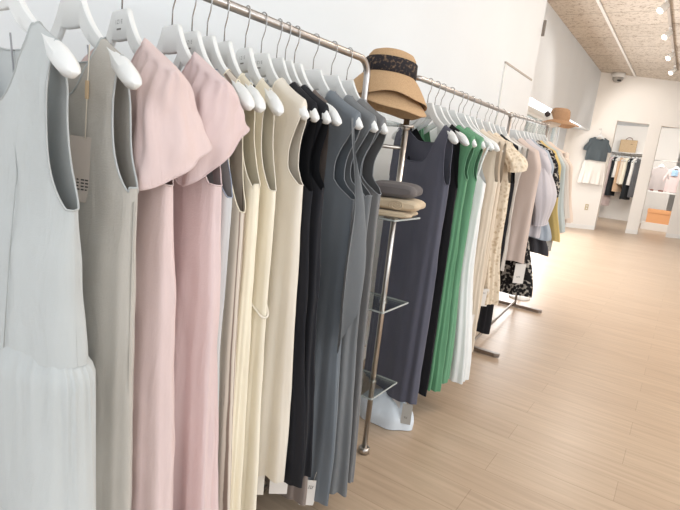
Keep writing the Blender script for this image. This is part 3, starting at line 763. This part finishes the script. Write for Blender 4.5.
# ------------------------------------------------------------------ second hat on the far rack end
hp = at(553, 118, X=-1.12)
sx = empty('hat_stand', (-1.16, hp.y + .16, 0), 0, 'slim pale hat stand behind the far rack end', 'hat stand')
MB().lathe([(.10, 0), (.10, .01), (.012, .02)], 24).build('stand_base', 'white_plastic', sx, True)
MB().lathe([(.011, .02), (.011, hp.z - .06)], 12).build('stand_post', 'white_plastic', sx, True)
MB().lathe([(.02, hp.z - .07), (.075, hp.z - .05), (.085, hp.z + .0), (.06, hp.z + .05), (.005, hp.z + .065)], 24).build('stand_head', 'sleek', sx, True)
h2 = brim_hat('straw_hat', (-1.10, hp.y + .16, hp.z - .004), (-.0, .02, .3), 'brown straw hat with dark bow above the far rack end', 'straw_brown', None, (.088, .11), (.175, .036), wave=.008)
bw = MB()
for s in (-1, 1):
    bw.lathe([(.004, 0), (.022, .012), (.026, .03), (.012, .045), (.003, .05)], 12, (-.11, -.02 + s * .016, .02 + s * .004))
bw.build('bow', 'ribbon_dark', h2, True)

# ------------------------------------------------------------------ setting
XW, XN, XD, ZC = -1.43, -2.17, -2.60, 3.57
FP = Vector((-1.695, 13.6, 0)); SL = .75
FN = Vector((SL, -1, 0)).normalized()                # far wall is set at an angle
def farY(x): return FP.y + SL * (x - FP.x)
MB().box((XD - .3, -2.5, -.08), (5.0, 24.5, 0)).build('floor', 'floor', kind='structure')
MB().box((-16, 3, -.2), (XD - .3, 16, -.06)).build('pavement', 'wall_far', kind='structure')
MB().box((XD - .3, -2.5, ZC), (5.0, 19, ZC + .1)).build('ceiling', 'ceiling', kind='structure')
MB().box((XW - .18, -2.5, 0), (XW, 5.2, ZC)).build('wall_left', 'wall', kind='structure')
MB().box((XD - .2, 5.02, 0), (XW - .1, 5.2, ZC)).build('wall_left_return', 'wall', kind='structure')
MB().box((XD - .3, 5.2, 2.27), (XN, 14.2, ZC)).build('wall_left_upper', 'wall', kind='structure')
wl = MB(); Y0, Y1 = 5.5, 12.2
wl.box((XD - .15, 5.2, 0), (XD, 14.0, .25)); wl.box((XD - .15, 5.2, .25), (XD, Y0, 2.27)); wl.box((XD - .15, Y1, .25), (XD, 14.0, 2.27))
wl.build('wall_left_lower', 'wall', kind='structure')
wn = empty('window_1', (XD - .08, (Y0 + Y1) / 2, .25)); wn['kind'] = 'structure'
hl = (Y1 - Y0) / 2
fr = MB().box((-.03, -hl, 0), (.03, hl, .05)).box((-.03, -hl, 1.97), (.03, hl, 2.02))
for k in range(5): y = -hl + .025 + (2 * hl - .05) * k / 4; fr.box((-.03, y - .025, .05), (.03, y + .025, 1.97))
fr.build('window_frame', 'trim', wn); MB().box((-.004, -hl, .05), (.004, hl, 1.97)).build('window_pane', 'glass', wn)
MB().box((3.4, -2.5, 0), (3.6, 24, ZC)).build('wall_right', 'wall', kind='structure')
# far wall with two openings
def fw(mb, x0, x1, z0, z1, th=.16):
    mb.prism([(x0, farY(x0)), (x1, farY(x1)), (x1 - .0, farY(x1) + th * 1.25), (x0, farY(x0) + th * 1.25)], z0, z1)
pl = (FP, FN)
cxl = at(627, 224, plane=pl).x; cxr = at(638.5, 227, plane=pl).x
o2 = at(669, 222, plane=pl).x; zh = at(613, 120, plane=pl).z; zh2 = at(672, 126, plane=pl).z
w_ = MB(); fw(w_, -3.4, FP.x, 0, ZC); fw(w_, FP.x, o2, zh, ZC); fw(w_, cxl, cxr, 0, zh); fw(w_, o2, 3.5, 0, ZC)
w_.build('wall_far', 'wall_far', kind='structure')
bb = MB()
for x0, x1 in ((-2.6, FP.x), (cxl, cxr), (o2, 3.4)):
    bb.prism([(x0, farY(x0) - .018), (x1, farY(x1) - .018), (x1, farY(x1) - .0), (x0, farY(x0) - .0)], 0, .10)
bb.build('baseboard_far', 'trim', kind='structure')
MB().box((XW, -2.5, 0), (XW + .012, 5.2, .09)).build('baseboard_left', 'trim', kind='structure')
# back room
MB().box((-4.3, 23.4, 0), (5, 23.6, 3.0)).build('wall_back_room', 'wall_far', kind='structure')
MB().box((-4.2, 13, 0), (-4.0, 23.6, 3.0)).build('wall_back_room_left', 'wall', kind='structure')
cr_ = MB().prism([(-4.2, farY(-3.4) + .3), (3.4, farY(3.4) + .3), (3.4, 23.6), (-4.2, 23.6)], 2.9, 3.0); cr_.build('ceiling_back_room', 'wall', kind='structure')
# door in the near wall
DH = at(505, 64, X=XW); DE = at(530.5, 79.6, X=XW); hd_ = (DE.y - DH.y) / 2
dr = empty('door_1', (XW, (DE.y + DH.y) / 2, 0)); dr['kind'] = 'structure'
MB().box((0, -hd_, .005), (.012, hd_, DH.z)).build('door_leaf', 'wall', dr, bev=.002)
MB().box((0, -hd_ - .02, DH.z), (.016, hd_, DH.z + .016)).build('door_head', 'grey_line', dr)
MB().box((0, -hd_ - .02, 0), (.014, -hd_, DH.z)).build('door_jamb', 'trim', dr)
# ceiling battens
MB().box((-1.545, 4.9, ZC - .022), (-1.505, farY(-1.53), ZC)).build('trim_1', 'trim', kind='structure')
# small wall plates
p = at(543.5, 28, Y=5.2)
pt = MB().box((p.x - .016, 5.2, p.z - .07), (p.x + .016, 5.22, p.z + .07)).build('wall_plate', 'vent', bev=.004)
pt.location = (0, 0, 0); tag(pt, 'small dark grey plate high on the near partition edge', 'wall plate')
p = at(599.8, 89, X=XN)
pt = MB().box((XN, p.y - .16, p.z - .10), (XN + .03, p.y + .16, p.z + .10)).build('wall_plate', 'vent', bev=.004); tag(pt, 'small dark grey plate on the far upper left wall', 'wall plate')
p = at(617, 86.5, plane=pl)
dc = empty('dome_camera', (p.x, p.y - .10, ZC), 0, 'white dome camera under the ceiling by the far wall', 'security camera')
MB().lathe([(.14, 0), (.14, -.05), (.12, -.09)], 28).build('camera_housing', 'white_plastic', dc, True)
MB().lathe([(.115, -.085), (.11, -.13), (.08, -.175), (.04, -.195), (.004, -.20)], 28).build('camera_dome', 'grey_bag', dc, True)
MB().lathe([(.045, 0), (.04, -.03), (.004, -.032)], 16, (.04, -.07, -.15)).build('lens', 'black_plastic', dc, True)
p = at(586.5, 207, plane=pl)
ol = empty('wall_outlet', (p.x, p.y - .004, p.z), math.atan(SL), 'beige outlet plate low on the far white wall', 'outlet')
MB().box((-.04, -.012, -.07), (.04, 0, .07)).build('outlet_plate', 'outlet', ol, bev=.004)
MB().box((-.014, -.015, .012), (.014, -.011, .045)).box((-.014, -.015, -.045), (.014, -.011, -.012)).build('outlet_socket', 'trim', ol)
# track + spot lamps
tx = -.72
tk = MB().box((tx - .018, 2.0, ZC - .04), (tx + .018, 13.0, ZC)).build('lighting_track', 'grey_line'); tag(tk, 'long ceiling lighting track carrying the spot lamps', 'lighting track')
SPY = [8.0, 9.4, 10.9, 12.3]
lab = ['nearest spot lamp of those in view on the ceiling track', 'second nearest spot lamp on the ceiling track', 'third spot lamp along the ceiling track', 'farthest spot lamp on the ceiling track']
def spot_lamp(y, label, aim):
    g = empty('spot_lamp', (tx, y, ZC - .04), 0, label, 'spot lamp', 'spot lamps on the ceiling track')
    MB().box((-.018, -.05, -.03), (.018, .05, 0)).build('track_adapter', 'white_plastic', g, bev=.004)
    MB().tube([(0, 0, -.03), (0, 0, -.08)], .009, 10).build('lamp_arm', 'white_plastic', g, True)
    hd = MB().lathe([(.018, .075), (.038, .065), (.045, .0), (.047, -.065), (.042, -.067), (.040, -.05)], 24).build('lamp_head', 'white_plastic', g, True)
    hd.location = (-.02, 0, -.10)
    q = Vector(aim).normalized().to_track_quat('-Z', 'Y'); hd.rotation_mode = 'QUATERNION'; hd.rotation_quaternion = q
    MB().lathe([(.038, -.052), (.039, -.058), (.002, -.060)], 20).build('lamp_lens', 'lamp_on', hd, True)
    return g
for y, l in zip(SPY, lab): spot_lamp(y, l, (-.45, -.55, -.7))

# far wall hanging outfit
def wall_hang(u, v, dist, hw, nm, desc, mt, hz, ww, cat, grp=None, **kw):
    p = at(u, v, plane=(FP - FN * -dist, FN)); return p
p = at(600, 137, plane=(FP + FN * .10, FN)); rz = math.atan(SL)
sc = .30 / .2
hg = make_hanger(p.x, p.y, p.z + .16, rz, 'white hanger carrying the dark teal top on the far wall', 'hangers in the far background')
MB().tube([(0, 0, .02), (0, .12, .02)], .005, 8).build('wall_peg', 'wire', hg, True)
g = empty('top', (p.x, p.y, p.z + .16), rz, 'dark teal short-sleeved top hanging above a white skirt on the far wall', 'top')
u0 = p.z + .16
zt = at(594, 184, plane=pl).z
garment(g, 'darkteal', 'top_body', None, hem=-.70, W=[(-.2, .23), (-.42, .25), (-.70, .24)], D=[(-.2, .04), (-.70, .06)], neck=.12, nf=.07, nb=.03, out=.29, arm=-.3, fold=.014, k=6, seed=301, N=64, R=40)
for sg in (-1, 1): puff(g, 'darkteal', sg, .19, -.24, .24, .09, (.04, .06, .055), (.03, .05, .045), cuff=False, seed=9)
g = empty('skirt', (p.x, p.y + .02, p.z - .50), rz, 'white short skirt hanging below the dark teal top', 'skirt')
garment(g, 'offwhite', 'skirt_body', None, hem=zt - p.z + .50, W=[(0, .25), (-.2, .28), (-.5, .31)], D=[(0, .03), (-.3, .05), (-.5, .06)], armless=True, fold=.018, k=9, seed=302, N=80, R=40, top=lambda a: 0.0, foldstart=-.05)
MB().box((-.24, -.034, -.03), (.24, .034, .006)).build('waistband', 'offwhite', g, bev=.008)

# ---- back room content
Yb = 18.2
sl = at(612, 151.5, Y=Yb); sr = at(643.5, 154, Y=Yb); zs_ = (sl.z + sr.z) / 2
sh = empty('wall_shelf', ((sl.x + sr.x) / 2, Yb, zs_), 0, 'white wall shelf with hanging rail in the back room', 'shelf')
hw = (sr.x - sl.x) / 2
MB().box((-hw, -.18, -.05), (hw, .22, 0)).build('shelf_board', 'trim', sh, bev=.004)
MB().tube([(-hw, -.24, -.03), (hw, -.24, -.03)], .014, 10).build('hanging_rail', 'steel', sh, True)
for sg in (-1, 1): MB().box((sg * hw - .015, -.25, -.045), (sg * hw + .015, -.18, -.015)).build('rail_bracket', 'steel', sh)
MB().box((-hw - .5, Yb + .22, 0), (hw + .9, Yb + .34, 2.9)).build('wall_back_room_partition', 'wall_far', kind='structure').location.x = sh.location.x
bg = at(627, 151, Y=Yb - .02)
hb = empty('handbag', (bg.x, Yb, zs_ + .001), .0, 'pale raffia handbag standing on the back room shelf', 'bag')
bx = MB().prism([(-.23, -.06), (.23, -.06), (.23, .06), (-.23, .06)], 0, .38); b_ = bx.build('bag_body', 'bag_straw', hb, bev=.02, segs=3)
MB().tube([(.09 * math.cos(t), 0, .37 + .08 * math.sin(t)) for t in [PI * k / 12 for k in range(13)]], .010, 8).build('bag_handle', 'brown', hb, True)
MB().lathe([(.002, -.004), (.03, -.003), (.03, .003), (.002, .004)], 14, (.09, -.066, .25)).build('bag_charm', 'ink', hb, True)
GB = 'clothes on the back room rail'
BACK = [(606, 'offwhite', 203, 'white long dress at the left end of the back room rail'), (610, 'rose', 200, 'rose pink long dress on the back room rail'), (613.5, 'softpink', 206, 'pale pink long dress on the back room rail'), (617, 'ink', 196, 'black long dress left of the camel pieces in the back room'),
        (620, 'offwhite', 178, 'white blouse beside the left black dress in the back room'), (623, 'camel', 192, 'camel brown dress on the back room rail'), (626, 'sand', 184, 'sand beige blouse right of the camel dress in the back room'), (629, 'cream', 185, 'cream blouse at the middle of the back room rail'),
        (633, 'ink', 200, 'black wide-legged jumpsuit right of the cream blouse, back room'), (636.5, 'offwhite', 186, 'white top right of the black jumpsuit in the back room'), (640, 'smoke', 198, 'dark grey dress at the right end of the back room rail')]
for i, (u, mt, vb, ds) in enumerate(BACK):
    p = at(u + 1.2, 158, Y=Yb); pb = at(u - 2, vb, Y=Yb)
    nm = 'blouse' if 'blouse' in ds else ('top' if 'top' in ds else ('jumpsuit' if 'jumpsuit' in ds else 'dress'))
    g = hang(p.x, Yb - .24, zs_ - .015, 1.1, ds, nm, GB, 'hangers on the back room rail', name=nm)
    hem = pb.z - (zs_ - .015)
    garment(g, mt, nm + '_body', None, hem=hem, W=[(-.2, .2), (-.4, .2), (hem, .22)], D=[(-.2, .045), (hem, .06)], neck=.08, nf=.05, nb=.03, out=.19, arm=-.3, fold=.012, k=6, seed=400 + i, N=40, R=24)
bl = at(598, 206, Z=0)
# table with clothes and box
Yt = 16.2
a = at(644.5, 190, Y=Yt); b2 = at(682, 195, Y=Yt); tz = a.z
tb = empty('display_table', ((a.x + b2.x) / 2, Yt, 0), 0, 'white framed display table in the right doorway', 'table'); tw = (b2.x - a.x) / 2
MB().box((-tw, -.05, tz - .035), (tw, .55, tz)).build('tabletop', 'trim', tb, bev=.004)
for x in (-tw + .02, tw - .02):
    for y in (-.03, .53): MB().box((x - .018, y - .018, 0), (x + .018, y + .018, tz - .035)).build('leg', 'trim', tb)
a = at(648, 208.5, Y=Yt); b2 = at(672, 212, Y=Yt); c_ = at(646.5, 222, Y=Yt)
bz0 = max(.02, c_.z)
lw = empty('low_platform', ((a.x + b2.x) / 2, Yt + .2, 0), 0, 'low pale platform under the orange box', 'platform')
MB().box((-.36, -.19, 0), (.36, .19, bz0 - .001)).build('platform_body', 'wall_far', lw, bev=.004)
ob = empty('storage_box', ((a.x + b2.x) / 2, Yt + .2, bz0), .0, 'orange lidded box under the display table', 'box'); bw_ = (b2.x - a.x) / 2
MB().box((-bw_ * .97, -.17, 0), (bw_ * .97, .17, a.z - bz0 - .09)).build('box_body', 'orange', ob, bev=.004)
MB().box((-bw_, -.18, a.z - bz0 - .10), (bw_, .18, a.z - bz0)).build('box_lid', 'orange', ob, bev=.004)
# clothes stand above the table
p1 = at(661, 169, Y=Yt + .2); p2 = at(676, 171, Y=Yt + .2)
for i, (p, mt, cl_, ds, ww) in enumerate(((p1, 'warmgrey', None, 'warm grey blouse displayed above the white table', .21), (p2, 'softpink', 'sky', 'pale pink blouse with blue collar above the white table', .19))):
    g = hang(p.x, p.y + .03 * i, p.z + .22, .1, ds, 'blouse', 'blouses above the display table', 'hangers above the display table', name='blouse')
    hem = tz + .02 - (p.z + .22)
    garment(g, mt, 'blouse_body', None, hem=hem, W=[(-.2, .2), (-.4, ww), (hem, ww + .03)], D=[(-.2, .05), (hem, .07)], neck=.08, nf=.05, nb=.03, out=.22, arm=-.3, fold=.012, k=6, seed=500 + i, N=48, R=24)
    for sg in (-1, 1): puff(g, mt, sg, .18, -.24, .34, .06, (.04, .06, .045), (.03, .045, .035), cuff=False, seed=20 + i)
    if cl_:
        MB().prism([(-.10, -.075), (-.02, -.095), (.06, -.075), (.02, -.06), (-.05, -.06)], -.36, -.20).build('collar', cl_, g, bev=.01)
zr = p1.z + .22
sd = empty('garment_stand', ((p1.x + p2.x) / 2, Yt + .2, tz), 0, 'slim chrome bar stand above the white table', 'stand')
hx = (p2.x - p1.x) / 2 + .25
MB().tube([(-hx, 0, zr - tz), (hx, 0, zr - tz)], .010, 10).build('bar', 'steel', sd, True)
for s in (-1, 1): MB().tube([(s * hx, 0, 0), (s * hx, 0, zr - tz)], .010, 10).build('upright', 'steel', sd, True)
# belts / small dark item on the table
bt = MB().lathe([(.03, 0), (.045, .004), (.045, .04), (.03, .045)], 20).build('rolled_belt', 'brown'); q = at(652, 188, Y=Yt + .05); bt.location = (q.x, Yt + .05, tz); tag(bt, 'dark brown rolled belt, left one on the white table', 'belt', 'belts on the display table')
bt = MB().lathe([(.03, 0), (.06, .004), (.06, .04), (.03, .045)], 20).build('rolled_belt', 'brown'); q = at(661, 189, Y=Yt + .05); bt.location = (q.x, Yt + .05, tz); tag(bt, 'dark brown rolled belt, right one on the white table', 'belt', 'belts on the display table')
# back room ceiling lamps
for u, v, w1, w2, l in ((650, 121, .9, .25, 'long lit ceiling panel nearest the right doorway'), (655, 130, .9, .25, 'long lit ceiling panel second behind the right doorway')):
    p = at(u, v, Z=2.9)
    if p.y < 14.8 or p.y > 23: p = Vector((p.x * 16 / max(p.y, 1), 16 if '121' in str(v) else 19, 2.9))
    g = empty('ceiling_light', (p.x, p.y, 2.9), 0, l, 'ceiling light', 'ceiling lights in the back room')
    MB().box((-w1 / 2 - .03, -w2 / 2 - .03, -.03), (w1 / 2 + .03, w2 / 2 + .03, 0)).build('light_frame', 'white_plastic', g)
    MB().box((-w1 / 2, -w2 / 2, -.036), (w1 / 2, w2 / 2, -.03)).build('diffuser', 'panel_on', g)

# ------------------------------------------------------------------ light
w = bpy.data.worlds.new('world'); S.world = w; w.use_nodes = True
bgn = w.node_tree.nodes['Background']; bgn.inputs[0].default_value = (.90, .95, 1.0, 1); bgn.inputs[1].default_value = 1.3
def area(name, loc, target, sx_, sy_, power, col, spread=PI):
    l = bpy.data.lights.new(name, 'AREA'); l.shape = 'RECTANGLE'; l.size = sx_; l.size_y = sy_; l.energy = power; l.color = col; l.spread = spread
    o = bpy.data.objects.new(name, l); COL.objects.link(o); o.location = loc
    o.rotation_mode = 'QUATERNION'; o.rotation_quaternion = (Vector(target) - Vector(loc)).to_track_quat('-Z', 'Y')
    return o
def spot(name, loc, target, power, col, ang=70, blend=.6, size=.04):
    l = bpy.data.lights.new(name, 'SPOT'); l.energy = power; l.color = col; l.spot_size = math.radians(ang); l.spot_blend = blend; l.shadow_soft_size = size
    o = bpy.data.objects.new(name, l); COL.objects.link(o); o.location = loc
    o.rotation_mode = 'QUATERNION'; o.rotation_quaternion = (Vector(target) - Vector(loc)).to_track_quat('-Z', 'Y')
area('shopfront_daylight', (.9, -2.4, 1.5), (-.6, 3, 1.1), 4.5, 2.6, 14, (.80, .91, 1.0))
area('added_side_fill', (3.35, 1.2, 1.6), (-1, 1.2, 1.0), 4.4, 2.2, 135, (.88, .95, 1.0))  # added fill at the windowless right wall, brightens the garments' aisle side
area('window_daylight', (XD + .06, (Y0 + Y1) / 2, 1.3), (2, (Y0 + Y1) / 2, .9), 6.5, 1.9, 285, (.97, .98, 1))
area('back_room_light', (-.8, 15.6, 2.8), (-.9, 18.6, .8), 3, 1.2, 115, (1, .98, .96))
for y, c, e in ((-.9, (.84, .93, 1), 8), (.9, (.84, .93, 1), 10), (2.7, (.92, .97, 1), 12), (4.5, (1, .85, .71), 50)):
    area('ceiling_lamp', (.9, y, ZC - .05), (.3, y, 0), 1.2, .6, e, c)
for k, y in enumerate(SPY): spot('track_spot', (tx - .07, y - .09, ZC - .22), (tx - .9, y - 1.2, 2.2) if k < 2 else (tx - .5, y + 2.2, 1.6), 44, (1, .955, .91), 95)
S.view_settings.view_transform = 'Standard'; S.view_settings.look = 'None'; S.view_settings.gamma = 1; S.view_settings.exposure = .08
S.view_settings.use_curve_mapping = False
